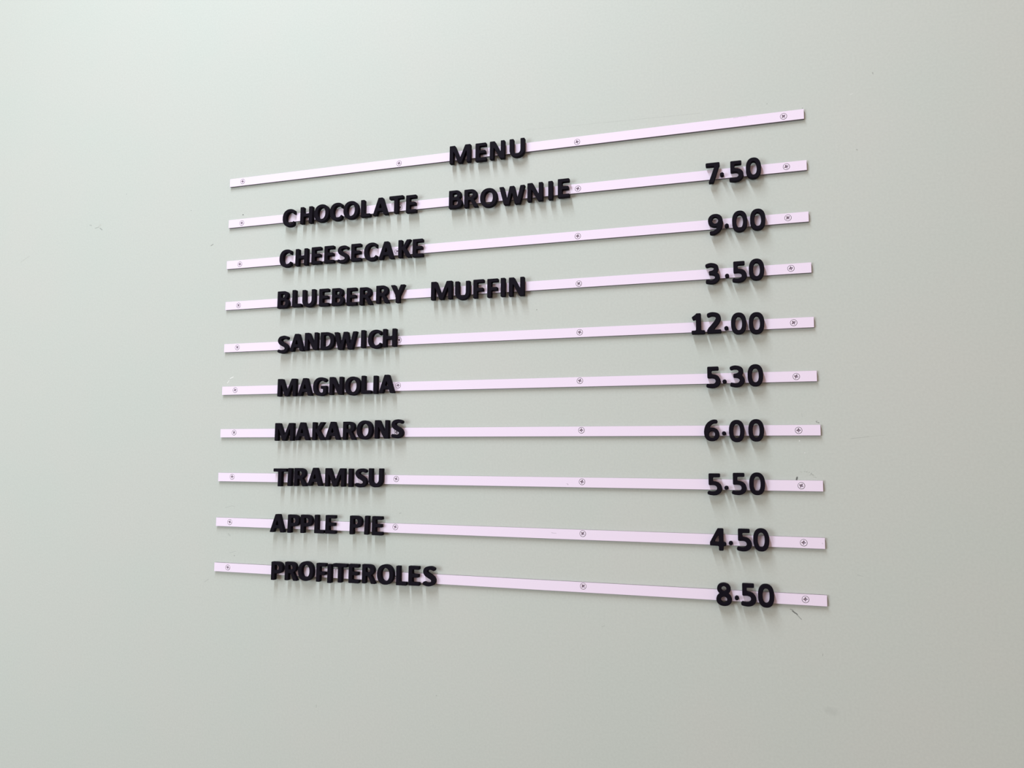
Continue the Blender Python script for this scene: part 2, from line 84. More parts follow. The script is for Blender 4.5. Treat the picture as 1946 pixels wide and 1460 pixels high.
 'U': [[11.96,-0.48,10.04,-0.28,8.28,0.14,7.4,0.45,6.6,0.8,5.84,1.2,5.08,1.67,4.36,2.2,3.66,2.8,3.1,3.36,2.55,4.0,2.04,4.7,1.58,5.44,1.2,6.16,0.85,6.96,0.53,7.92,0.27,8.96,0.08,10.08,0.01,11.04,0.0,28.64,0.02,29.36,0.12,29.84,0.32,30.16,0.6,30.36,1.0,30.48,1.56,30.52,5.88,30.5,6.28,30.42,6.52,30.32,6.84,30.0,7.0,29.52,7.04,28.8,7.05,12.4,7.12,11.28,7.31,10.24,7.63,9.28,8.07,8.4,8.64,7.6,9.32,6.93,10.12,6.39,11.0,6.0,11.88,5.8,12.92,5.74,13.88,5.84,14.76,6.09,15.56,6.48,16.33,7.04,16.95,7.68,17.5,8.48,17.93,9.36,18.23,10.32,18.4,11.28,18.47,12.4,18.48,28.8,18.52,29.52,18.64,29.92,18.8,30.16,19.0,30.32,19.32,30.45,19.72,30.5,23.96,30.52,24.5,30.48,24.84,30.4,25.12,30.24,25.32,30.0,25.46,29.6,25.51,29.12,25.52,11.36,25.46,10.24,25.25,8.96,24.97,7.84,24.57,6.72,24.16,5.84,23.7,5.04,23.16,4.25,22.56,3.52,21.95,2.88,21.21,2.24,20.46,1.68,19.68,1.2,18.84,0.76,17.96,0.39,17.08,0.09,16.12,-0.15,15.08,-0.34,14.04,-0.45,12.92,-0.51]],
 'W': [[8.64,-0.01,8.16,0.11,7.76,0.4,7.52,0.8,7.31,1.44,0.13,28.8,0.03,29.28,0.0,29.68,0.07,30.0,0.24,30.24,0.64,30.44,1.2,30.51,6.08,30.51,6.56,30.46,6.88,30.37,7.2,30.17,7.41,29.92,7.59,29.52,7.76,28.88,11.81,11.84,12.16,10.76,12.32,10.51,12.56,10.37,12.72,10.43,12.94,10.72,13.28,11.73,17.16,29.04,17.42,29.84,17.58,30.08,17.76,30.25,18.16,30.43,18.8,30.51,24.0,30.51,24.48,30.46,24.8,30.36,25.11,30.16,25.3,29.92,25.47,29.52,25.64,28.88,29.44,11.87,29.78,10.8,29.98,10.48,30.16,10.37,30.4,10.46,30.56,10.69,30.75,11.12,30.96,11.85,34.98,28.8,35.18,29.52,35.36,29.92,35.56,30.16,35.84,30.35,36.24,30.47,36.72,30.51,41.6,30.51,42.16,30.43,42.4,30.33,42.56,30.2,42.73,29.92,42.77,29.6,42.57,28.56,35.5,1.6,35.21,0.72,34.88,0.28,34.48,0.07,33.84,-0.03,27.52,-0.04,27.04,-0.01,26.64,0.08,26.35,0.24,26.12,0.48,25.92,0.88,25.73,1.52,22.1,16.88,21.76,17.84,21.59,18.08,21.36,18.18,21.2,18.1,21.01,17.84,20.64,16.79,17.06,1.6,16.85,0.88,16.64,0.48,16.41,0.24,16.16,0.1,15.52,-0.02,9.52,-0.04]],
 'Y': [[10.09,-0.01,9.61,0.12,9.33,0.32,9.14,0.64,9.05,1.04,9.01,10.48,8.96,11.2,8.81,11.84,8.47,12.64,6.91,15.76,0.32,28.8,0.02,29.6,0.0,29.84,0.06,30.08,0.25,30.3,0.49,30.42,0.89,30.49,1.45,30.52,6.49,30.51,7.13,30.41,7.59,30.16,7.91,29.76,8.19,29.2,11.93,20.29,12.33,19.65,12.51,19.52,12.73,19.47,12.89,19.52,13.1,19.68,13.45,20.24,17.21,29.2,17.53,29.83,17.82,30.16,18.06,30.32,18.33,30.43,19.05,30.51,24.09,30.52,24.65,30.48,25.05,30.37,25.32,30.16,25.43,29.84,25.39,29.52,25.21,29.04,16.96,12.72,16.52,11.68,16.41,11.12,16.38,10.4,16.37,1.44,16.33,0.96,16.22,0.56,16.06,0.32,15.85,0.16,15.61,0.06,15.21,-0.02,10.97,-0.04]],
 '0': [[9.48,-0.32,8.28,-0.17,7.16,0.14,6.12,0.58,5.08,1.21,4.13,2.0,3.32,2.87,2.56,3.92,1.88,5.12,1.34,6.32,0.88,7.68,0.51,9.2,0.25,10.72,0.09,12.16,0.01,13.52,0.0,16.88,0.05,18.4,0.21,20.0,0.44,21.44,0.76,22.85,1.16,24.16,1.64,25.38,2.19,26.48,2.85,27.52,3.56,28.41,4.34,29.2,5.16,29.84,6.04,30.38,7.0,30.8,8.04,31.11,9.08,31.3,10.28,31.38,11.56,31.36,12.84,31.2,13.96,30.93,15.0,30.51,16.04,29.92,16.97,29.2,17.84,28.32,18.63,27.28,19.3,26.16,19.89,24.88,20.37,23.52,20.76,22.0,21.04,20.48,21.23,18.88,21.34,16.96,21.35,14.56,21.28,12.8,21.12,11.12,20.89,9.6,20.58,8.24,20.17,6.88,19.67,5.6,19.1,4.48,18.44,3.44,17.72,2.55,16.93,1.76,16.11,1.12,15.16,0.56,14.2,0.15,13.24,-0.12,12.2,-0.29,11.0,-0.35],[10.24,5.6,10.76,5.57,11.32,5.64,11.8,5.78,12.26,6.0,12.68,6.28,13.08,6.65,13.46,7.12,13.76,7.6,14.08,8.24,14.34,8.88,14.76,10.4,15.04,12.16,15.19,14.24,15.18,16.96,15.03,18.96,14.7,20.88,14.49,21.68,14.21,22.48,13.92,23.12,13.56,23.74,13.17,24.24,12.77,24.64,12.28,24.99,11.8,25.21,11.32,25.35,10.76,25.41,10.2,25.39,9.72,25.29,9.24,25.1,8.84,24.87,8.44,24.55,8.04,24.12,7.67,23.6,7.36,23.04,6.83,21.68,6.45,20.08,6.22,18.32,6.1,16.0,6.16,13.6,6.33,11.68,6.65,10.0,7.1,8.56,7.38,7.92,7.7,7.36,8.04,6.88,8.41,6.48,8.81,6.16,9.24,5.9,9.72,5.71]],
 '1': [[1.47,0.07,0.91,0.18,0.51,0.4,0.24,0.72,0.09,1.12,0.0,2.0,0.01,3.84,0.11,4.48,0.35,4.96,0.75,5.27,1.39,5.44,4.59,5.49,5.39,5.6,5.71,5.73,5.96,5.92,6.19,6.24,6.3,6.56,6.37,7.04,6.39,7.84,6.38,20.0,6.33,20.64,6.2,21.12,6.03,21.36,5.71,21.56,5.39,21.59,5.07,21.53,3.71,20.98,3.23,20.86,2.73,20.88,2.51,20.96,2.27,21.13,2.0,21.44,1.75,21.84,0.81,23.84,0.62,24.56,0.62,24.88,0.69,25.2,0.93,25.6,1.43,26.08,5.52,29.04,5.98,29.52,6.67,30.47,7.14,30.8,7.71,30.95,8.59,31.0,11.87,30.99,12.43,30.95,12.83,30.86,13.23,30.64,13.5,30.32,13.67,29.84,13.74,29.2,13.75,8.0,13.77,7.12,13.83,6.64,13.95,6.26,14.11,6.0,14.35,5.78,14.67,5.62,15.39,5.5,17.95,5.43,18.5,5.28,18.84,5.04,19.02,4.8,19.13,4.56,19.25,3.84,19.26,1.84,19.22,1.36,19.13,0.96,18.92,0.56,18.59,0.29,18.19,0.14,17.55,0.06,2.51,0.04]],
 '2': [[1.47,-0.01,0.91,0.1,0.51,0.32,0.24,0.64,0.09,1.04,0.0,1.84,0.01,3.84,0.08,4.56,0.26,5.12,0.49,5.52,1.31,6.63,1.91,7.92,2.33,8.56,5.38,11.92,6.83,13.6,9.09,16.32,10.53,18.24,11.51,19.76,12.13,20.96,12.46,21.92,12.53,22.4,12.55,22.88,12.48,23.36,12.28,23.84,12.03,24.17,11.67,24.48,11.15,24.77,10.35,25.09,9.47,25.35,8.75,25.48,8.11,25.53,7.39,25.52,6.03,25.33,5.15,25.06,3.39,24.29,2.75,24.11,2.11,24.12,1.47,24.33,0.99,24.61,0.6,24.96,0.31,25.36,0.14,25.76,0.02,26.48,0.0,27.52,0.05,28.24,0.2,28.8,0.44,29.2,0.87,29.6,1.47,29.95,2.51,30.42,3.47,30.77,4.43,31.03,5.47,31.23,6.51,31.35,7.47,31.39,8.51,31.37,10.35,31.15,12.75,30.64,13.79,30.31,14.75,29.93,16.03,29.25,17.07,28.45,17.52,28.0,17.95,27.47,18.67,26.3,18.99,25.6,19.25,24.88,19.6,23.36,19.69,22.56,19.71,21.84,19.67,21.12,19.57,20.4,19.25,19.12,18.73,17.76,18.03,16.34,17.17,14.88,16.27,13.6,15.0,12.0,10.73,7.12,10.38,6.56,10.31,6.16,10.4,5.92,10.59,5.74,10.91,5.6,11.39,5.52,12.43,5.48,18.27,5.47,18.91,5.4,19.39,5.23,19.64,5.04,19.82,4.8,19.96,4.48,20.03,4.08,20.06,1.76,19.99,1.2,19.87,0.82,19.64,0.48,19.31,0.25,18.91,0.12,18.27,0.05,10.03,0.04,6.75,-0.04]],
 '3': [[7.86,-0.16,6.5,-0.01,4.98,0.27,2.02,0.99,1.14,1.28,0.68,1.6,0.42,2.01,0.33,2.56,0.42,3.36,0.76,5.04,0.97,5.76,1.25,6.24,1.46,6.43,1.7,6.55,2.18,6.64,2.74,6.6,5.86,5.93,7.22,5.72,8.26,5.66,9.22,5.73,10.42,6.01,10.98,6.24,11.54,6.54,12.02,6.88,12.42,7.25,12.78,7.68,13.09,8.16,13.37,8.72,13.55,9.28,13.63,9.76,13.61,10.24,13.47,10.72,13.22,11.19,12.9,11.61,12.42,12.08,11.94,12.45,11.38,12.79,10.82,13.04,10.26,13.22,8.98,13.44,6.42,13.67,5.75,13.84,5.38,14.07,5.17,14.32,5.0,14.72,4.93,15.2,4.84,17.84,4.92,18.32,5.14,18.71,5.46,18.97,5.94,19.17,9.38,19.82,10.18,20.08,10.79,20.4,11.09,20.64,11.4,20.96,11.67,21.36,11.87,21.76,12.02,22.24,12.09,22.64,12.1,23.04,12.03,23.44,11.86,23.84,11.63,24.16,11.3,24.47,10.9,24.74,10.26,25.07,9.62,25.33,9.06,25.5,8.42,25.61,7.46,25.66,6.34,25.55,5.14,25.29,3.06,24.61,2.5,24.56,2.02,24.64,1.62,24.82,1.22,25.09,0.82,25.45,0.5,25.84,0.14,26.56,0.04,26.96,0.0,27.44,0.1,28.24,0.37,28.96,0.75,29.44,1.38,29.86,2.98,30.48,4.5,30.91,6.1,31.18,7.7,31.28,9.14,31.19,10.82,30.9,12.58,30.44,14.1,29.87,15.3,29.27,16.34,28.55,17.14,27.76,17.77,26.88,18.28,25.84,18.66,24.6,18.87,23.28,18.88,22.08,18.75,21.12,18.51,20.24,18.09,19.28,17.2,17.68,17.08,17.28,17.09,16.88,17.2,16.56,17.38,16.26,18.95,14.48,19.4,13.84,19.8,13.12,20.13,12.32,20.39,11.44,20.54,10.56,20.59,9.68,20.54,8.64,20.35,7.6,20.05,6.64,19.64,5.76,19.05,4.8,18.31,3.84,17.4,2.88,16.5,2.11,15.65,1.52,14.74,1.03,13.7,0.6,12.58,0.24,11.46,0.0,10.34,-0.14,9.14,-0.19]],
 '4': [[13.8,-0.01,13.32,0.08,12.92,0.26,12.62,0.56,12.46,0.88,12.37,1.28,12.33,1.76,12.28,5.2,12.11,5.84,11.8,6.24,11.32,6.48,10.6,6.58,2.04,6.6,1.32,6.65,0.84,6.77,0.6,6.9,0.36,7.12,0.2,7.38,0.08,7.76,0.0,8.8,0.05,10.8,0.21,11.6,0.56,12.4,9.4,29.04,9.8,29.76,10.14,30.24,10.44,30.54,10.76,30.74,11.16,30.89,11.64,30.97,16.2,31.0,17.32,30.96,17.88,30.83,18.29,30.56,18.47,30.32,18.57,30.08,18.69,29.44,18.72,14.32,18.8,13.12,19.02,12.56,19.4,12.21,19.88,12.04,20.92,11.91,21.32,11.82,21.64,11.66,21.94,11.36,22.12,10.96,22.21,10.4,22.24,8.96,22.2,8.0,22.03,7.36,21.88,7.12,21.64,6.9,21.08,6.68,20.04,6.55,19.56,6.43,19.16,6.17,18.93,5.84,18.8,5.44,18.73,4.88,18.68,1.36,18.55,0.8,18.28,0.39,17.88,0.13,17.24,-0.01,16.2,-0.04],[8.06,12.0,10.2,11.96,11.24,12.04,11.62,12.16,11.88,12.32,12.1,12.56,12.23,12.8,12.35,13.28,12.39,13.92,12.38,19.52,12.32,20.24,12.23,20.72,12.08,21.04,11.88,21.21,11.64,21.19,11.32,20.97,11.0,20.59,10.68,20.1,7.8,14.87,7.15,13.6,6.97,12.96,6.98,12.72,7.07,12.48,7.2,12.32,7.43,12.16]],
 '5': [[7.47,-0.24,5.47,-0.07,3.87,0.2,1.71,0.73,1.23,0.9,0.84,1.12,0.51,1.43,0.31,1.76,0.14,2.24,0.03,2.8,0.0,3.28,0.04,3.76,0.16,4.24,0.37,4.72,0.75,5.33,1.15,5.78,1.55,6.05,1.95,6.17,2.35,6.19,2.75,6.15,5.55,5.65,7.15,5.57,8.27,5.62,9.31,5.74,10.11,5.93,10.83,6.2,11.48,6.56,12.1,7.04,12.55,7.52,12.92,8.08,13.14,8.64,13.27,9.28,13.29,10.0,13.2,10.72,12.88,11.76,12.63,12.24,12.35,12.64,12.03,12.97,11.63,13.27,11.15,13.54,10.59,13.77,9.39,14.12,8.35,14.26,5.95,14.18,4.19,14.05,3.39,14.07,2.91,14.17,2.54,14.32,2.27,14.51,2.03,14.8,1.89,15.12,1.81,15.44,1.75,16.4,1.75,28.72,1.78,29.52,1.87,30.0,2.05,30.4,2.38,30.72,2.83,30.9,3.39,30.98,15.39,31.0,16.19,30.97,16.75,30.88,17.12,30.72,17.39,30.48,17.61,30.08,17.71,29.6,17.75,28.48,17.72,26.72,17.58,26.08,17.32,25.68,17.12,25.52,16.83,25.38,16.19,25.27,9.63,25.23,8.99,25.18,8.51,25.03,8.27,24.88,8.05,24.64,7.83,24.08,7.75,23.04,7.8,21.28,7.91,20.8,8.09,20.48,8.35,20.22,8.67,20.05,9.15,19.91,11.07,19.65,12.43,19.37,13.79,18.95,14.99,18.43,15.79,17.97,16.51,17.44,17.15,16.88,17.79,16.19,18.53,15.2,19.23,14.0,19.77,12.8,20.11,11.68,20.27,10.56,20.28,9.28,20.16,8.16,19.88,6.96,19.58,6.08,19.22,5.28,18.76,4.48,18.27,3.82,17.71,3.2,16.99,2.54,16.18,1.92,15.31,1.37,14.43,0.91,13.55,0.53,12.67,0.24,11.79,0.02,10.83,-0.14,9.79,-0.24,8.67,-0.27]],
 '6': [[10.11,-0.16,8.75,-0.01,7.39,0.3,6.19,0.73,4.99,1.35,3.95,2.08,3.07,2.9,2.27,3.89,1.62,4.96,1.17,6.0,0.83,7.12,0.23,9.68,0.05,11.36,0.0,12.96,0.07,14.4,0.34,16.4,0.72,18.4,1.13,19.92,1.61,21.28,2.23,22.64,2.95,23.92,3.77,25.12,4.63,26.16,5.61,27.12,6.67,27.99,8.03,28.9,9.47,29.7,10.83,30.3,12.19,30.74,13.39,30.97,14.51,31.05,15.79,30.98,17.23,30.77,17.87,30.55,18.13,30.4,18.4,30.16,18.79,29.6,19.09,28.8,19.18,28.08,19.1,27.36,18.83,26.64,18.38,25.92,17.95,25.53,17.47,25.33,16.83,25.26,15.07,25.31,14.27,25.23,13.31,24.95,12.21,24.4,11.47,23.93,10.75,23.4,10.15,22.88,9.61,22.32,9.12,21.68,8.79,21.12,8.62,20.64,8.6,20.24,8.69,20.0,8.81,19.84,9.07,19.68,9.31,19.61,9.87,19.56,11.79,19.54,12.75,19.46,13.95,19.24,15.15,18.88,16.11,18.47,17.07,17.92,17.95,17.28,18.75,16.54,19.53,15.6,20.17,14.56,20.67,13.45,21.01,12.32,21.24,11.04,21.32,9.68,21.25,8.4,21.03,7.12,20.78,6.24,20.47,5.44,20.11,4.72,19.63,3.95,19.12,3.28,18.51,2.63,17.87,2.06,17.15,1.53,16.43,1.1,15.63,0.71,14.75,0.38,13.87,0.14,12.99,-0.03,12.03,-0.14,11.07,-0.19],[10.47,4.8,11.31,4.77,12.19,4.93,12.99,5.27,13.7,5.76,14.29,6.4,14.75,7.15,15.07,8.0,15.26,8.96,15.28,10.0,15.13,10.96,14.85,11.84,14.41,12.64,13.87,13.28,13.15,13.84,12.35,14.22,11.47,14.42,10.59,14.42,9.79,14.25,9.04,13.92,8.36,13.44,7.79,12.83,7.33,12.08,7.02,11.28,6.85,10.4,6.81,9.28,6.92,8.32,7.18,7.44,7.6,6.64,8.19,5.92,8.83,5.41,9.63,5.01]],
 '9': [[6.41,-0.16,5.05,-0.04,3.91,0.16,3.29,0.42,2.81,0.84,2.57,1.2,2.35,1.68,2.21,2.16,2.14,2.64,2.15,3.12,2.22,3.52,2.38,4.0,2.61,4.48,2.88,4.88,3.13,5.16,3.45,5.4,3.77,5.53,4.33,5.62,6.17,5.57,7.13,5.67,8.17,6.0,9.37,6.63,10.1,7.12,10.81,7.68,11.37,8.19,11.85,8.73,12.25,9.28,12.56,9.84,12.71,10.32,12.7,10.72,12.49,11.05,12.25,11.2,12.01,11.27,11.45,11.32,9.53,11.34,8.65,11.41,7.45,11.62,6.33,11.94,5.29,12.37,4.33,12.91,3.45,13.53,2.65,14.25,1.91,15.12,1.23,16.16,0.73,17.22,0.35,18.4,0.1,19.68,0.0,21.04,0.06,22.32,0.25,23.6,0.51,24.56,0.89,25.52,1.3,26.32,1.85,27.15,2.49,27.92,3.21,28.62,4.01,29.24,4.81,29.74,5.69,30.17,6.65,30.52,7.69,30.8,8.73,30.97,9.85,31.06,11.05,31.05,12.17,30.95,13.21,30.77,14.33,30.46,15.45,30.0,16.47,29.44,17.37,28.8,18.17,28.07,18.9,27.2,19.52,26.24,20.01,25.24,20.4,24.08,21.04,21.44,21.19,20.48,21.29,19.12,21.31,17.68,21.24,16.4,21.0,14.56,20.65,12.72,20.31,11.36,19.89,10.08,19.39,8.88,18.83,7.76,18.16,6.64,17.43,5.6,16.61,4.64,15.77,3.81,14.73,2.95,13.53,2.12,12.25,1.38,10.97,0.77,9.77,0.33,8.65,0.03,7.53,-0.14],[9.72,16.48,10.57,16.45,11.37,16.59,12.17,16.9,12.89,17.38,13.49,18.0,13.95,18.72,14.3,19.6,14.47,20.48,14.5,21.6,14.38,22.64,14.1,23.52,13.69,24.29,13.13,24.96,12.41,25.52,11.61,25.9,10.73,26.1,9.85,26.1,9.05,25.93,8.3,25.6,7.61,25.11,7.02,24.48,6.57,23.73,6.25,22.88,6.06,21.92,6.04,20.96,6.17,19.99,6.44,19.12,6.89,18.27,7.45,17.6,8.09,17.09,8.89,16.69]],
 '7': [[5.24,-0.0,4.6,0.16,4.36,0.32,4.23,0.48,4.13,0.72,4.09,0.96,4.2,1.68,11.93,22.88,12.22,23.84,12.23,24.4,12.11,24.72,11.88,24.96,11.53,25.12,11.0,25.21,1.96,25.25,1.24,25.3,0.76,25.45,0.52,25.6,0.28,25.87,0.12,26.23,0.04,26.64,0.0,27.52,0.01,29.28,0.08,29.84,0.21,30.24,0.44,30.57,0.78,30.8,1.24,30.94,1.88,30.99,18.12,31.0,19.0,30.95,19.56,30.79,19.8,30.64,20.04,30.37,20.18,30.08,20.27,29.68,20.31,28.96,20.31,27.2,20.28,26.56,20.19,26.08,19.96,25.52,19.27,24.4,18.88,23.44,11.91,2.0,11.58,1.12,11.32,0.67,11.0,0.34,10.68,0.16,10.2,0.02,9.0,-0.04]],
 '8': [[10.02,-0.48,8.9,-0.39,7.86,-0.23,6.9,0.0,5.94,0.32,5.06,0.7,4.18,1.18,3.38,1.73,2.66,2.33,2.02,3.0,1.46,3.72,0.98,4.51,0.58,5.36,0.31,6.16,0.11,7.04,0.01,7.92,0.0,8.96,0.08,10.0,0.28,10.96,0.62,11.92,1.04,12.8,1.49,13.52,1.99,14.16,2.66,14.87,3.86,15.92,4.11,16.24,4.23,16.56,4.22,16.88,4.04,17.28,2.82,18.69,2.17,19.68,1.74,20.64,1.46,21.6,1.3,22.88,1.33,24.24,1.57,25.44,2.04,26.64,2.65,27.68,3.46,28.63,4.41,29.44,5.46,30.1,6.66,30.63,7.94,31.0,9.38,31.23,10.82,31.29,12.26,31.16,13.54,30.9,14.82,30.47,15.94,29.92,16.98,29.21,17.86,28.38,18.6,27.44,19.16,26.4,19.56,25.28,19.77,24.08,19.78,22.72,19.59,21.44,19.29,20.48,18.82,19.52,18.23,18.64,17.05,17.28,16.89,16.96,16.85,16.64,16.93,16.32,17.15,16.0,18.5,14.79,19.23,14.0,19.76,13.28,20.21,12.48,20.63,11.52,20.92,10.48,21.06,9.44,21.09,8.24,21.01,7.28,20.85,6.4,20.58,5.56,20.21,4.72,19.76,3.92,19.22,3.19,18.58,2.49,17.85,1.84,17.06,1.28,16.18,0.77,15.3,0.38,14.34,0.05,13.3,-0.21,12.26,-0.38,11.06,-0.48],[9.7,4.56,10.5,4.48,11.38,4.56,12.1,4.76,12.82,5.11,13.46,5.59,13.98,6.16,14.41,6.88,14.66,7.63,14.77,8.4,14.7,9.2,14.49,9.92,14.11,10.64,13.59,11.28,12.98,11.79,12.26,12.18,11.54,12.42,10.74,12.53,9.86,12.48,9.06,12.28,8.34,11.94,7.66,11.44,7.09,10.8,6.67,10.08,6.42,9.36,6.32,8.64,6.38,7.84,6.61,7.04,7.0,6.32,7.53,5.68,8.18,5.16,8.9,4.79],[10.18,20.0,10.82,19.99,11.46,20.11,12.1,20.36,12.68,20.72,13.17,21.2,13.54,21.74,13.8,22.32,13.93,22.96,13.94,23.6,13.81,24.24,13.58,24.8,13.21,25.36,12.74,25.82,12.18,26.2,11.62,26.43,10.98,26.58,10.26,26.59,9.62,26.48,8.99,26.24,8.47,25.92,8.02,25.52,7.6,24.96,7.3,24.32,7.16,23.68,7.15,23.04,7.27,22.4,7.53,21.76,7.86,21.26,8.34,20.78,8.9,20.4,9.54,20.13]],
 '.': [[2.28,0.08,1.8,0.23,1.19,0.56,0.8,0.88,0.48,1.28,0.18,1.84,0.04,2.32,0.0,3.04,0.04,3.6,0.23,4.16,0.52,4.68,0.84,5.06,1.4,5.48,1.8,5.68,2.36,5.84,2.92,5.88,3.48,5.84,3.96,5.7,4.52,5.41,4.88,5.12,5.32,4.64,5.59,4.16,5.79,3.6,5.84,3.12,5.8,2.4,5.64,1.84,5.4,1.39,5.0,0.86,4.52,0.48,4.04,0.23,3.48,0.06,2.68,0.04]],
}
# word, rail number, [character, centre x mm, baseline z mm, tilt in degrees]
WORDS = [
 ["MENU", 0, [["M", 452.46, 2076.41, 0], ["E", 489.08, 2075.56, 0], ["N", 517.34, 2075.73, 0], ["U", 551.1, 2075.53, 0]]],
 ["CHOCOLATE", 1, [["C", 128.81, 1997.0, 1.0], ["H", 164.72, 1998.86, 0], ["O", 195.22, 1999.41, 0], ["C", 223.5, 1999.25, 0], ["O", 252.66, 1999.7, 0], ["L", 280.75, 2000.06, 0], ["A", 308.79, 2000.95, 0], ["T", 338.02, 2001.21, 0], ["E", 365.96, 1999.84, 0]]],
 ["BROWNIE", 1, [["B", 445.76, 1999.64, 0], ["R", 473.09, 1998.7, 0], ["O", 503.36, 1996.78, 0], ["W", 543.21, 1996.86, 0], ["N", 581.76, 1998.34, 0], ["I", 607.09, 1998.3, 0], ["E", 628.5, 1999.81, 0]]],
 ["CHEESECAKE", 2, [["C", 125.69, 1923.83, 0], ["H", 158.24, 1923.66, 0], ["E", 187.52, 1924.34, 0], ["E", 212.82, 1924.41, 0], ["S", 239.69, 1922.48, 0], ["E", 264.92, 1923.91, 0], ["C", 292.25, 1922.78, 0], ["A", 321.74, 1923.29, 0], ["K", 355.92, 1923.49, 0], ["E", 379.74, 1922.86, 0]]],
 ["BLUEBERRY", 3, [["B", 124.74, 1849.85, 0], ["L", 151.84, 1850.61, 0], ["U", 175.63, 1849.57, -0.8], ["E", 205.59, 1849.21, 0], ["B", 232.61, 1848.61, 0], ["E", 258.88, 1847.51, 0], ["R", 286.14, 1846.8, 0], ["R", 317.1, 1847.81, 0], ["Y", 345.2, 1847.16, 0]]],
 ["MUFFIN", 3, [["M", 423.74, 1847.92, 0], ["U", 460.45, 1845.9, 0], ["F", 488.09, 1846.7, 0], ["F", 512.01, 1846.37, 0], ["I", 529.24, 1846.62, 0], ["N", 552.06, 1846.23, 0]]],
 ["SANDWICH", 4, [["S", 127.75, 1770.26, -0.6], ["A", 155.17, 1772.69, 0], ["N", 183.72, 1773.51, 0], ["D", 215.1, 1772.99, 0], ["W", 249.95, 1772.04, 0], ["I", 282.87, 1773.39, 0], ["C", 304.42, 1772.29, 0], ["H", 331.92, 1773.53, 0]]],
 ["MAGNOLIA", 5, [["M", 139.0, 1694.72, 0], ["A", 174.54, 1695.01, 0], ["G", 203.7, 1694.79, 0], ["N", 234.73, 1695.47, 0], ["O", 266.17, 1694.5, 0], ["L", 291.51, 1696.11, 0], ["I", 308.32, 1695.57, 0], ["A", 328.8, 1696.52, 0]]],
 ["MAKARONS", 6, [["M", 137.32, 1618.37, 0], ["A", 172.5, 1619.14, 0], ["K", 204.07, 1619.23, 0], ["A", 230.91, 1619.66, 0], ["R", 262.46, 1619.54, 0], ["O", 290.77, 1620.59, 0], ["N", 322.12, 1621.45, 0], ["S", 350.13, 1622.15, 0]]],
 ["TIRAMISU", 7, [["T", 132.23, 1540.69, 0], ["I", 151.57, 1541.41, 1.4], ["R", 172.23, 1541.66, 0], ["A", 200.22, 1542.49, 0], ["M", 238.31, 1542.05, 0], ["I", 267.22, 1541.71, 0], ["S", 286.79, 1541.79, 0], ["U", 313.5, 1542.44, 0]]],
 ["APPLE", 8, [["A", 130.83, 1463.65, 0], ["P", 162.34, 1463.45, 0.6], ["P", 187.35, 1463.94, 0], ["L", 211.8, 1464.47, 0], ["E", 232.91, 1464.58, 0]]],
 ["PIE", 8, [["P", 279.87, 1464.87, 0], ["I", 299.34, 1465.31, 1.6], ["E", 318.65, 1464.96, 0]]],
 ["PROFITEROLES", 9, [["P", 133.98, 1384.33, 0], ["R", 161.24, 1385.15, 0], ["O", 189.22, 1386.64, 0], ["F", 218.19, 1385.77, 0], ["I", 233.84, 1384.82, 0], ["T", 253.18, 1386.51, 0], ["E", 278.76, 1386.97, 0], ["R", 305.64, 1387.65, 0], ["O", 335.29, 1388.28, 0], ["L", 363.56, 1387.92, 0], ["E", 385.49, 1388.76, 0], ["S", 411.52, 1389.31, 0]]],
 ["7.50", 1, [["7", 856.14, 1999.36, 0.0], [".", 869.26, 2008.26, 0], ["5", 889.7, 1998.49, 0], ["0", 913.93, 2000.31, 0]]],
 ["9.00", 2, [["9", 858.51, 1920.44, 0], [".", 874.46, 1929.61, 0], ["0", 892.76, 1922.01, 0], ["0", 917.97, 1922.53, 0]]],
 ["3.50", 3, [["3", 852.97, 1846.63, 0], [".", 873.33, 1854.37, 0], ["5", 890.7, 1846.68, 0], ["0", 914.44, 1848.41, 0]]],
 ["12.00", 4, [["1", 831.06, 1772.81, 0], ["2", 853.63, 1773.01, 0], [".", 870.69, 1777.0, 0], ["0", 887.95, 1770.55, 0], ["0", 912.55, 1769.83, 0]]],
 ["5.30", 5, [["5", 850.99, 1693.25, 0], [".", 866.62, 1699.23, 0], ["3", 884.22, 1693.7, 0], ["0", 909.06, 1694.51, 0]]],
 ["6.00", 6, [["6", 847.13, 1616.47, 0], [".", 864.25, 1624.59, 0], ["0", 881.77, 1615.25, 0], ["0", 908.22, 1616.06, 0]]],
 ["5.50", 7, [["5", 849.93, 1539.49, 0], [".", 865.98, 1547.33, 0], ["5", 883.34, 1540.57, 0], ["0", 907.64, 1541.0, 0]]],
 ["4.50", 8, [["4", 852.9, 1462.2, 0.5], [".", 870.33, 1470.14, 0], ["5", 888.48, 1462.59, 0], ["0", 911.13, 1463.54, 0]]],
 ["8.50", 9, [["8", 859.54, 1386.65, 0], [".", 876.75, 1395.09, 0], ["5", 892.46, 1387.68, 0], ["0", 915.66, 1387.72, 0]]],
]
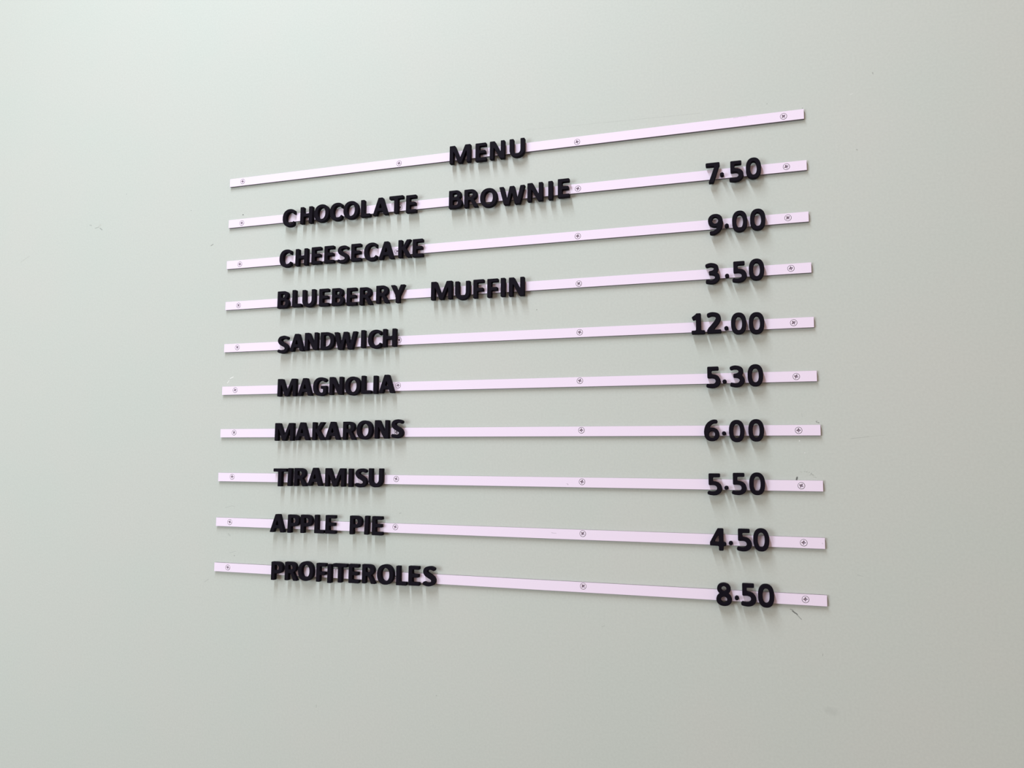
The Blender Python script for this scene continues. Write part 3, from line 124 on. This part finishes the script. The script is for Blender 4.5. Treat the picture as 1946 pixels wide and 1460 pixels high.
# rails: left x, left z, right x, right z (mm), screw positions
RAILS = [
 [-4.05, 2092.5, 985.92, 2092.17, [[23.4, 2092.9], [338.2, 2091.4], [648.8, 2091.1], [958.0, 2092.0]]],
 [-2.49, 2014.62, 987.38, 2014.61, [[25.8, 2014.3], [341.7, 2013.1], [650.0, 2014.2], [959.7, 2015.1]]],
 [-2.25, 1937.75, 987.61, 1937.91, [[25.8, 1937.6], [339.0, 1937.0], [649.7, 1937.3], [959.7, 1938.4]]],
 [-0.81, 1861.9, 988.9, 1863.1, [[27.2, 1861.7], [342.0, 1860.0], [651.3, 1861.3], [961.6, 1863.6]]],
 [0.91, 1784.75, 989.78, 1784.17, [[28.8, 1785.2], [346.2, 1785.1], [652.6, 1784.6], [962.9, 1784.4]]],
 [0.95, 1707.91, 991.19, 1707.46, [[28.4, 1708.5], [346.6, 1710.6], [652.8, 1710.3], [964.1, 1707.3]]],
 [1.82, 1632.11, 993.49, 1631.62, [[30.5, 1633.1], [346.2, 1632.3], [655.1, 1633.4], [964.9, 1631.4]]],
 [1.69, 1555.08, 994.24, 1554.52, [[30.7, 1555.7], [347.3, 1555.9], [655.9, 1555.6], [966.2, 1554.5]]],
 [1.66, 1477.21, 994.19, 1476.74, [[30.2, 1477.3], [347.8, 1479.7], [656.9, 1479.7], [966.9, 1476.6]]],
 [2.56, 1399.7, 994.26, 1400.06, [[30.6, 1399.7], [348.1, 1404.4], [657.4, 1402.4], [966.8, 1400.4]]],
]
WALL_MARKS = [
 [24.6, 2031.3, 25.0, 2031.2, 1.02, 1.0, 0],
 [-330.7, 2043.3, -326.7, 2041.9, 1.25, 0.22, 0],
 [-317.0, 2035.7, -309.3, 2037.1, 1.02, 0.28, 0],
 [-306.9, 2039.0, -304.4, 2040.9, 2.73, 0.12, 2],
 [-305.2, 2034.7, -299.7, 2031.0, 1.09, 0.38, 0],
 [-42.2, 1978.7, -37.7, 1980.8, 0.86, 0.5, 0],
 [-246.0, 2097.8, -245.4, 2097.8, 0.7, 0.4, 0],
 [-91.3, 2050.5, -90.7, 2049.9, 0.7, 0.4, 0],
 [-502.4, 1981.7, -481.1, 1992.1, 1.09, 0.1, 0],
 [13.8, 1730.3, 20.3, 1732.9, 0.62, 0.9, 1],
 [8.1, 1722.3, 11.8, 1726.5, 0.55, 0.8, 1],
 [16.3, 1501.7, 30.3, 1505.3, 0.55, 0.15, 0],
 [30.3, 1505.3, 35.9, 1503.6, 0.55, 0.16, 0],
 [29.5, 1424.2, 42.3, 1427.4, 0.55, 0.14, 0],
 [39.5, 1419.8, 40.5, 1419.9, 0.78, 0.4, 0],
 [25.5, 1456.5, 28.9, 1453.9, 1.56, 0.15, 0],
 [-19.0, 1372.4, -11.5, 1377.2, 0.7, 0.18, 0],
 [988.4, 1644.1, 989.4, 1642.6, 0.7, 0.5, 0],
 [991.1, 1642.3, 991.9, 1642.0, 0.86, 0.6, 0],
 [989.5, 1644.8, 989.8, 1644.4, 0.55, 0.4, 0],
 [965.5, 1617.0, 966.0, 1617.0, 0.7, 0.8, 1],
 [971.9, 1600.1, 972.2, 1600.1, 0.62, 0.6, 1],
 [961.1, 1565.8, 960.2, 1561.8, 1.33, 0.8, 0],
 [970.8, 1574.3, 971.8, 1574.1, 0.55, 0.2, 0],
 [973.2, 1573.5, 974.5, 1573.7, 0.55, 0.25, 0],
 [976.6, 1573.0, 978.0, 1573.4, 0.55, 0.22, 0],
 [979.2, 1570.6, 980.2, 1572.1, 0.62, 0.35, 0],
 [980.5, 1570.2, 982.6, 1569.2, 0.62, 0.34, 0],
 [977.5, 1569.2, 978.9, 1569.2, 0.55, 0.2, 0],
 [982.2, 1567.1, 983.2, 1566.6, 0.55, 0.2, 0],
 [984.6, 1566.4, 985.9, 1565.8, 0.55, 0.22, 0],
 [965.6, 1573.9, 967.3, 1573.5, 0.55, 0.14, 0],
 [1032.2, 1619.7, 1054.8, 1622.6, 0.55, 0.16, 0],
 [1054.8, 1622.6, 1075.9, 1624.6, 0.47, 0.07, 0],
 [947.0, 1385.6, 950.4, 1384.4, 0.7, 0.45, 0],
 [949.7, 1383.3, 955.7, 1379.1, 0.94, 0.75, 0],
 [955.6, 1378.4, 960.9, 1372.7, 0.62, 0.45, 0],
 [1033.4, 1436.0, 1039.9, 1434.6, 0.47, 0.14, 0],
 [991.1, 1256.1, 998.2, 1254.1, 5.47, 0.07, 0],
 [986.2, 1326.2, 986.9, 1329.0, 0.55, 0.25, 0],
 [563.2, 2123.8, 667.8, 2120.1, 0.39, 0.09, 0],
 [667.8, 2120.1, 838.6, 2114.9, 0.39, 0.13, 0],
 [582.3, 1824.5, 582.7, 1824.5, 0.78, 0.5, 0],
 [352.5, 1500.4, 355.3, 1501.3, 0.78, 0.22, 0],
 [194.8, 1580.2, 194.6, 1576.6, 0.47, 0.22, 0],
 [268.6, 1346.0, 266.3, 1340.0, 0.39, 0.12, 0],
 [266.3, 1340.0, 264.2, 1331.4, 0.39, 0.1, 0],
 [684.6, 1344.3, 688.5, 1345.4, 0.62, 0.18, 0],
 [211.2, 1187.1, 211.4, 1183.0, 0.62, 0.25, 0],
 [422.9, 1221.9, 423.8, 1221.2, 0.7, 0.3, 0],
 [858.7, 1512.1, 863.5, 1500.4, 0.39, 0.1, 0],
 [969.5, 1656.1, 970.4, 1650.9, 0.47, 0.1, 0],
 [984.4, 2103.0, 984.7, 2102.5, 0.7, 0.35, 0],
 [935.5, 2116.6, 935.6, 2115.8, 0.62, 0.35, 0],
 [1079.6, 2143.0, 1080.2, 2141.3, 0.86, 0.3, 0],
 [1054.7, 2031.6, 1055.4, 2030.7, 0.86, 0.3, 0],
 [1049.4, 2114.2, 1052.2, 2115.4, 0.78, 0.2, 1],
]
RAIL_MARKS = [
 [881.5, 2099.6, 884.6, 2100.1, 0.47, 0.16, 0],
 [887.6, 2098.7, 894.4, 2099.1, 0.55, 0.22, 0],
 [896.6, 2099.0, 907.1, 2098.5, 0.47, 0.16, 0],
 [632.2, 1552.5, 634.2, 1551.8, 0.47, 0.45, 0],
 [634.2, 1551.8, 634.0, 1550.6, 0.47, 0.4, 0],
 [608.5, 1478.4, 611.8, 1477.9, 0.47, 0.35, 0],
 [612.6, 1477.8, 615.9, 1477.9, 0.47, 0.3, 0],
 [677.7, 1716.6, 677.9, 1716.3, 0.78, 0.35, 0],
 [990.8, 1477.0, 991.4, 1476.0, 0.62, 0.25, 0],
]

# ------------------------------------------------------------------ materials
def new_mat(name, color, rough, spec=0.5):
    m = bpy.data.materials.new(name); m.use_nodes = True
    b = m.node_tree.nodes['Principled BSDF']
    b.inputs['Base Color'].default_value = (*color, 1)
    b.inputs['Roughness'].default_value = rough
    b.inputs['Specular IOR Level'].default_value = spec
    return m

def mark_group():
    g = bpy.data.node_groups.new('worn_mark', 'ShaderNodeTree')
    I = g.interface
    for n, t in (('P', 'NodeSocketVector'), ('A', 'NodeSocketVector'), ('AB', 'NodeSocketVector'), ('InvLen', 'NodeSocketFloat'), ('Width', 'NodeSocketFloat'), ('Strength', 'NodeSocketFloat'), ('Noise', 'NodeSocketFloat')):
        I.new_socket(n, in_out='INPUT', socket_type=t)
    I.new_socket('Mask', in_out='OUTPUT', socket_type='NodeSocketFloat')
    N, L = g.nodes, g.links
    gi, go = N.new('NodeGroupInput'), N.new('NodeGroupOutput')
    def vm(op): n = N.new('ShaderNodeVectorMath'); n.operation = op; return n
    def mm(op): n = N.new('ShaderNodeMath'); n.operation = op; return n
    sub = vm('SUBTRACT'); L.new(gi.outputs['P'], sub.inputs[0]); L.new(gi.outputs['A'], sub.inputs[1])
    dot = vm('DOT_PRODUCT'); L.new(sub.outputs[0], dot.inputs[0]); L.new(gi.outputs['AB'], dot.inputs[1])
    t = mm('MULTIPLY'); t.use_clamp = True; L.new(dot.outputs['Value'], t.inputs[0]); L.new(gi.outputs['InvLen'], t.inputs[1])
    sc = vm('SCALE'); L.new(gi.outputs['AB'], sc.inputs[0]); L.new(t.outputs[0], sc.inputs['Scale'])
    off = vm('SUBTRACT'); L.new(sub.outputs[0], off.inputs[0]); L.new(sc.outputs[0], off.inputs[1])
    ln = vm('LENGTH'); L.new(off.outputs[0], ln.inputs[0])
    dv = mm('DIVIDE'); L.new(ln.outputs['Value'], dv.inputs[0]); L.new(gi.outputs['Width'], dv.inputs[1])
    ad = mm('ADD'); L.new(dv.outputs[0], ad.inputs[0]); L.new(gi.outputs['Noise'], ad.inputs[1])
    mr = N.new('ShaderNodeMapRange'); mr.interpolation_type = 'SMOOTHSTEP'
    L.new(ad.outputs[0], mr.inputs['Value'])
    mr.inputs['From Min'].default_value = 1.25; mr.inputs['From Max'].default_value = 0.45
    mul = mm('MULTIPLY'); L.new(mr.outputs[0], mul.inputs[0]); L.new(gi.outputs['Strength'], mul.inputs[1])
    L.new(mul.outputs[0], go.inputs['Mask'])
    return g
MARK = mark_group()

def add_marks(m, base_socket, marks):
    """mix small stains and scratches over a colour, at fixed places in the room"""
    N, L = m.node_tree.nodes, m.node_tree.links
    geo = N.new('ShaderNodeNewGeometry')
    sep = N.new('ShaderNodeVectorMath'); sep.operation = 'MULTIPLY'
    L.new(geo.outputs['Position'], sep.inputs[0]); sep.inputs[1].default_value = (1000, 0, 1000)
    nz = N.new('ShaderNodeTexNoise'); nz.inputs['Scale'].default_value = 0.9; nz.inputs['Detail'].default_value = 2
    L.new(sep.outputs[0], nz.inputs['Vector'])
    nb = N.new('ShaderNodeMath'); nb.operation = 'MULTIPLY_ADD'
    L.new(nz.outputs['Fac'], nb.inputs[0]); nb.inputs[1].default_value = 1.6; nb.inputs[2].default_value = -0.8
    out = base_socket
    for kind, col in ((0, (0.035, 0.035, 0.032, 1)), (2, (0.30, 0.24, 0.18, 1)), (1, (0.92, 0.94, 0.92, 1))):
        acc = None
        for x0, z0, x1, z1, w, s, k in marks:
            if k != kind: continue
            n = N.new('ShaderNodeGroup'); n.node_tree = MARK
            L.new(sep.outputs[0], n.inputs['P']); L.new(nb.outputs[0], n.inputs['Noise'])
            n.inputs['A'].default_value = (x0, 0, z0); n.inputs['AB'].default_value = (x1 - x0, 0, z1 - z0)
            n.inputs['InvLen'].default_value = 1.0 / max((x1 - x0) ** 2 + (z1 - z0) ** 2, 1e-3)
            n.inputs['Width'].default_value = w; n.inputs['Strength'].default_value = s
            if acc is None: acc = n.outputs[0]
            else:
                mx = N.new('ShaderNodeMath'); mx.operation = 'MAXIMUM'
                L.new(acc, mx.inputs[0]); L.new(n.outputs[0], mx.inputs[1]); acc = mx.outputs[0]
        if acc is None: continue
        mix = N.new('ShaderNodeMix'); mix.data_type = 'RGBA'
        L.new(acc, mix.inputs['Factor']); L.new(out, mix.inputs['A']); mix.inputs['B'].default_value = col
        out = mix.outputs['Result']
    return out

# painted wall: sage green emulsion, fine roller texture, slight mottling, small scuffs
def wall_material():
    m = new_mat('sage_wall_paint', (0.5, 0.5, 0.5), 0.7, 0.15)
    N, L = m.node_tree.nodes, m.node_tree.links
    b = N['Principled BSDF']
    geo = N.new('ShaderNodeTexCoord')
    big = N.new('ShaderNodeTexNoise'); big.inputs['Scale'].default_value = 5.0; big.inputs['Detail'].default_value = 4
    L.new(geo.outputs['Object'], big.inputs['Vector'])
    ramp = N.new('ShaderNodeValToRGB')
    ramp.color_ramp.elements[0].position = 0.35; ramp.color_ramp.elements[0].color = (0.557, 0.606, 0.556, 1)
    ramp.color_ramp.elements[1].position = 0.68; ramp.color_ramp.elements[1].color = (0.572, 0.604, 0.557, 1)
    L.new(big.outputs['Fac'], ramp.inputs['Fac'])
    fine = N.new('ShaderNodeTexNoise'); fine.inputs['Scale'].default_value = 300.0; fine.inputs['Detail'].default_value = 3
    L.new(geo.outputs['Object'], fine.inputs['Vector'])
    fr = N.new('ShaderNodeMapRange'); L.new(fine.outputs['Fac'], fr.inputs['Value'])
    fr.inputs['From Min'].default_value = 0.3; fr.inputs['From Max'].default_value = 0.7
    fr.inputs['To Min'].default_value = 0.975; fr.inputs['To Max'].default_value = 1.025
    mul = N.new('ShaderNodeVectorMath'); mul.operation = 'SCALE'
    L.new(ramp.outputs['Color'], mul.inputs[0]); L.new(fr.outputs[0], mul.inputs['Scale'])
    L.new(add_marks(m, mul.outputs[0], WALL_MARKS), b.inputs['Base Color'])
    bump = N.new('ShaderNodeBump'); bump.inputs['Strength'].default_value = 0.12; bump.inputs['Distance'].default_value = 0.0006
    L.new(fine.outputs['Fac'], bump.inputs['Height']); L.new(bump.outputs[0], b.inputs['Normal'])
    return m

def rail_material():
    m = new_mat('white_rail_coating', (0.88, 0.775, 0.915), 0.45, 0.2)
    N, L = m.node_tree.nodes, m.node_tree.links
    rgb = N.new('ShaderNodeRGB'); rgb.outputs[0].default_value = (0.88, 0.775, 0.915, 1)
    L.new(add_marks(m, rgb.outputs[0], RAIL_MARKS), N['Principled BSDF'].inputs['Base Color'])
    return m

WALL = wall_material()
RAIL = rail_material()
SCREW = new_mat('white_screw_coating', (0.89, 0.80, 0.92), 0.4, 0.3)
EDGE = new_mat('shade_grey_rail_edge', (0.22, 0.19, 0.22), 0.6, 0.2)  # grey side faces paint in the dark shade line under the rails
BLACK = new_mat('matt_black_plastic', (0.0048, 0.0032, 0.0080), 0.7, 0.10)
RECESS_SHADE = new_mat('shade_grey_recess', (0.27, 0.22, 0.27), 0.5, 0.5)  # recess floor darkened in colour to deepen the shade inside the cross

# ------------------------------------------------------------------ helpers
def tag(o, label, cat, group=None):
    o['label'] = label; o['category'] = cat
    if group: o['group'] = group
    return o

def outline_mesh(name, loops, depth, bevel, material, res=2):
    """a flat outline (mm) with holes, given depth (mm) and softened edges; front faces -Y"""
    cu = bpy.data.curves.new(name, 'CURVE')
    cu.dimensions = '2D'; cu.fill_mode = 'BOTH'
    cu.bevel_depth = bevel; cu.bevel_resolution = res; cu.offset = -bevel
    cu.extrude = depth / 2 - bevel
    for lp in loops:
        s = cu.splines.new('POLY'); s.points.add(len(lp) - 1)
        for p, (x, y) in zip(s.points, lp): p.co = (x, y, 0, 1)
        s.use_cyclic_u = True
    tmp = bpy.data.objects.new(name, cu); COL.objects.link(tmp)
    dg = bpy.context.evaluated_depsgraph_get(); dg.update()
    me = bpy.data.meshes.new_from_object(tmp.evaluated_get(dg))
    bpy.data.objects.remove(tmp); bpy.data.curves.remove(cu)
    bm = bmesh.new(); bm.from_mesh(me)
    bmesh.ops.remove_doubles(bm, verts=bm.verts, dist=0.002)
    bm.to_mesh(me); bm.free()
    me.name = name
    me.transform(Matrix(((0.001, 0, 0, 0), (0, 0, -0.001, 0), (0, 0.001, 0, 0), (0, 0, 0, 1))))
    me.materials.clear(); me.materials.append(material)
    for p in me.polygons: p.use_smooth = True
    me.set_sharp_from_angle(angle=math.radians(32))
    # keep the flat front and back truly flat: their rims are sharp
    flat = [abs(p.normal.y) > 0.99 for p in me.polygons]
    side = {}
    for p in me.polygons:
        for ek in p.edge_keys: side.setdefault(ek, []).append(flat[p.index])
    att = me.attributes.get('sharp_edge') or me.attributes.new('sharp_edge', 'BOOLEAN', 'EDGE')
    for e in me.edges:
        fl = side.get(e.key, [])
        if len(fl) == 2 and fl[0] != fl[1]: att.data[e.index].value = True
    return me

# ------------------------------------------------------------------ the wall
bm = bmesh.new()
bmesh.ops.create_cube(bm, size=1.0, matrix=Matrix.Translation((0.9, 0.06, 2.0)) @ Matrix.Diagonal((8.0, 0.12, 4.0, 1)))
me = bpy.data.meshes.new('wall_back'); bm.to_mesh(me); bm.free(); me.materials.append(WALL)
wall = bpy.data.objects.new('wall_back', me); COL.objects.link(wall)
wall['kind'] = 'structure'
wall['label'] = 'pale sage green painted wall behind the menu rails'

# floor well below the frame: it shades the undersides of rails and letters
bm = bmesh.new()
bmesh.ops.create_cube(bm, size=1.0, matrix=Matrix.Translation((0.9, -3.5, -0.05)) @ Matrix.Diagonal((8.0, 7.1, 0.1, 1)))
me = bpy.data.meshes.new('floor'); bm.to_mesh(me); bm.free()
me.materials.append(new_mat('dull_brown_floor', (0.10, 0.08, 0.065), 0.6, 0.3))
fl = bpy.data.objects.new('floor', me); COL.objects.link(fl); fl['kind'] = 'structure'; fl['label'] = 'dull brown floor below the wall'

# ------------------------------------------------------------------ rails and screws
RAIL_T, RAIL_H = 4.0, 15.0
def circle(cx, cy, r, n=28):
    return [(cx + r * math.cos(2 * math.pi * k / n), cy + r * math.sin(2 * math.pi * k / n)) for k in range(n)]
def cross(a, w, t):
    """cross shaped drive recess, arm length a, half widths w (root) and t (tip)"""
    out = []
    for k in range(4):
        c, s = math.cos(k * math.pi / 2), math.sin(k * math.pi / 2)
        for x, y in ((a, -t), (a, t), (w * 1.25, w * 1.25)):
            out.append((x * c - y * s, x * s + y * c))
    return out
head_me = outline_mesh('screw_head', [circle(0, 0, 4.25, 32), cross(2.9, 0.85, 0.62)], 2.6, 0.3, SCREW)
floor_me = outline_mesh('drive_recess', [circle(0, 0, 3.3, 20)], 0.3, 0.05, RECESS_SHADE, 0)
rng = random.Random(4)
HOLDS = ['the heading MENU', 'CHOCOLATE BROWNIE and 7.50', 'CHEESECAKE and 9.00', 'BLUEBERRY MUFFIN and 3.50', 'SANDWICH and 12.00',
         'MAGNOLIA and 5.30', 'MAKARONS and 6.00', 'TIRAMISU and 5.50', 'APPLE PIE and 4.50', 'PROFITEROLES and 8.50']
DISHES = [None, 'CHOCOLATE BROWNIE', 'CHEESECAKE', 'BLUEBERRY MUFFIN', 'SANDWICH', 'MAGNOLIA', 'MAKARONS', 'TIRAMISU', 'APPLE PIE', 'PROFITEROLES']
RAIL_FRAME = []
for i, (xl, zl, xr, zr, screws) in enumerate(RAILS):
    ln = math.hypot(xr - xl, zr - zl); ang = math.atan2(zr - zl, xr - xl)
    loops = [[(0, -RAIL_H / 2), (ln, -RAIL_H / 2), (ln, RAIL_H / 2), (0, RAIL_H / 2)]]
    spots = []
    for sx, sz in screws:
        u = (sx - xl) * math.cos(ang) + (sz - zl) * math.sin(ang)
        v = -(sx - xl) * math.sin(ang) + (sz - zl) * math.cos(ang)
        v = max(-1.6, min(1.6, v)); spots.append((u, v)); loops.append(circle(u, v, 4.75, 32))
    me = outline_mesh('menu_rail', loops, RAIL_T, 0.25, RAIL, 1)
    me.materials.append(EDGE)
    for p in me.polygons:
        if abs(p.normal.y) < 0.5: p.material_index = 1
    rail = bpy.data.objects.new('menu_rail', me); COL.objects.link(rail)
    rail.location = (xl / 1000, -RAIL_T / 2000 - 0.00005, zl / 1000); rail.rotation_euler = (0, -ang, 0)
    tag(rail, 'long narrow white rail screwed to the wall, carrying ' + HOLDS[i], 'rail', 'white rails of the menu board')
    for u, v in spots:
        h = bpy.data.objects.new('screw', head_me); COL.objects.link(h); h.parent = rail
        h.location = (u / 1000, -0.0009, v / 1000)
        h.rotation_euler = (rng.uniform(-.03, .03), rng.uniform(0, math.pi / 2), rng.uniform(-.03, .03))
        q = bpy.data.objects.new('drive_recess', floor_me); COL.objects.link(q); q.parent = h
        q.location = (0, 0.0005, 0)
    RAIL_FRAME.append(ang)

# ------------------------------------------------------------------ letters, digits, dots
DEPTH = 7.5
meshes, extent = {}, {}
for ch, loops in GLYPHS.items():
    L = [list(zip(lp[0::2], lp[1::2])) for lp in loops]
    xs = [p[0] for lp in L for p in lp]; ys = [p[1] for lp in L for p in lp]
    cx, cy = (min(xs) + max(xs)) / 2, (min(ys) + max(ys)) / 2
    L = [[(x - cx, y - cy) for x, y in lp] for lp in L]
    nm = 'digit' if ch.isdigit() else ('price_dot' if ch == '.' else 'letter')
    meshes[ch] = outline_mesh(nm, L, DEPTH, 0.75, BLACK)
    extent[ch] = cy
for word, row, chars in WORDS:
    price = word[0].isdigit()
    for k, (ch, x, z, tilt) in enumerate(chars):
        nm = 'digit' if ch.isdigit() else ('price_dot' if ch == '.' else 'letter')
        o = bpy.data.objects.new(nm, meshes[ch]); COL.objects.link(o)
        o.location = (x / 1000, -(RAIL_T + DEPTH / 2) / 1000 - 0.0002, (z + extent[ch]) / 1000)
        o.rotation_euler = (0, -RAIL_FRAME[row] + math.radians(tilt), 0)
        prev = chars[k - 1][0] if k else None
        nxt = chars[k + 1][0] if k + 1 < len(chars) else None
        if price:
            dish = DISHES[row]
            if ch == '.':
                tag(o, 'round black decimal dot in the price opposite %s' % dish, 'decimal point', 'black decimal points of the prices')
            else:
                if len(chars) == 5: pos = {0: 'first', 1: 'second', 3: 'next to last', 4: 'last'}[k]
                else: pos = {0: 'first', 2: 'middle', 3: 'last'}[k]
                tag(o, 'black raised digit %s, %s digit of the price opposite %s' % (ch, pos, dish), 'digit', 'black digits of the prices')
        else:
            if prev is None: pos = 'first letter, before %s,' % nxt
            elif nxt is None: pos = 'last letter, after %s,' % prev
            else: pos = 'between %s and %s' % (prev, nxt)
            tag(o, 'black raised letter %s, %s in the word %s' % (ch, pos, word), 'letter', 'black letters of the menu')
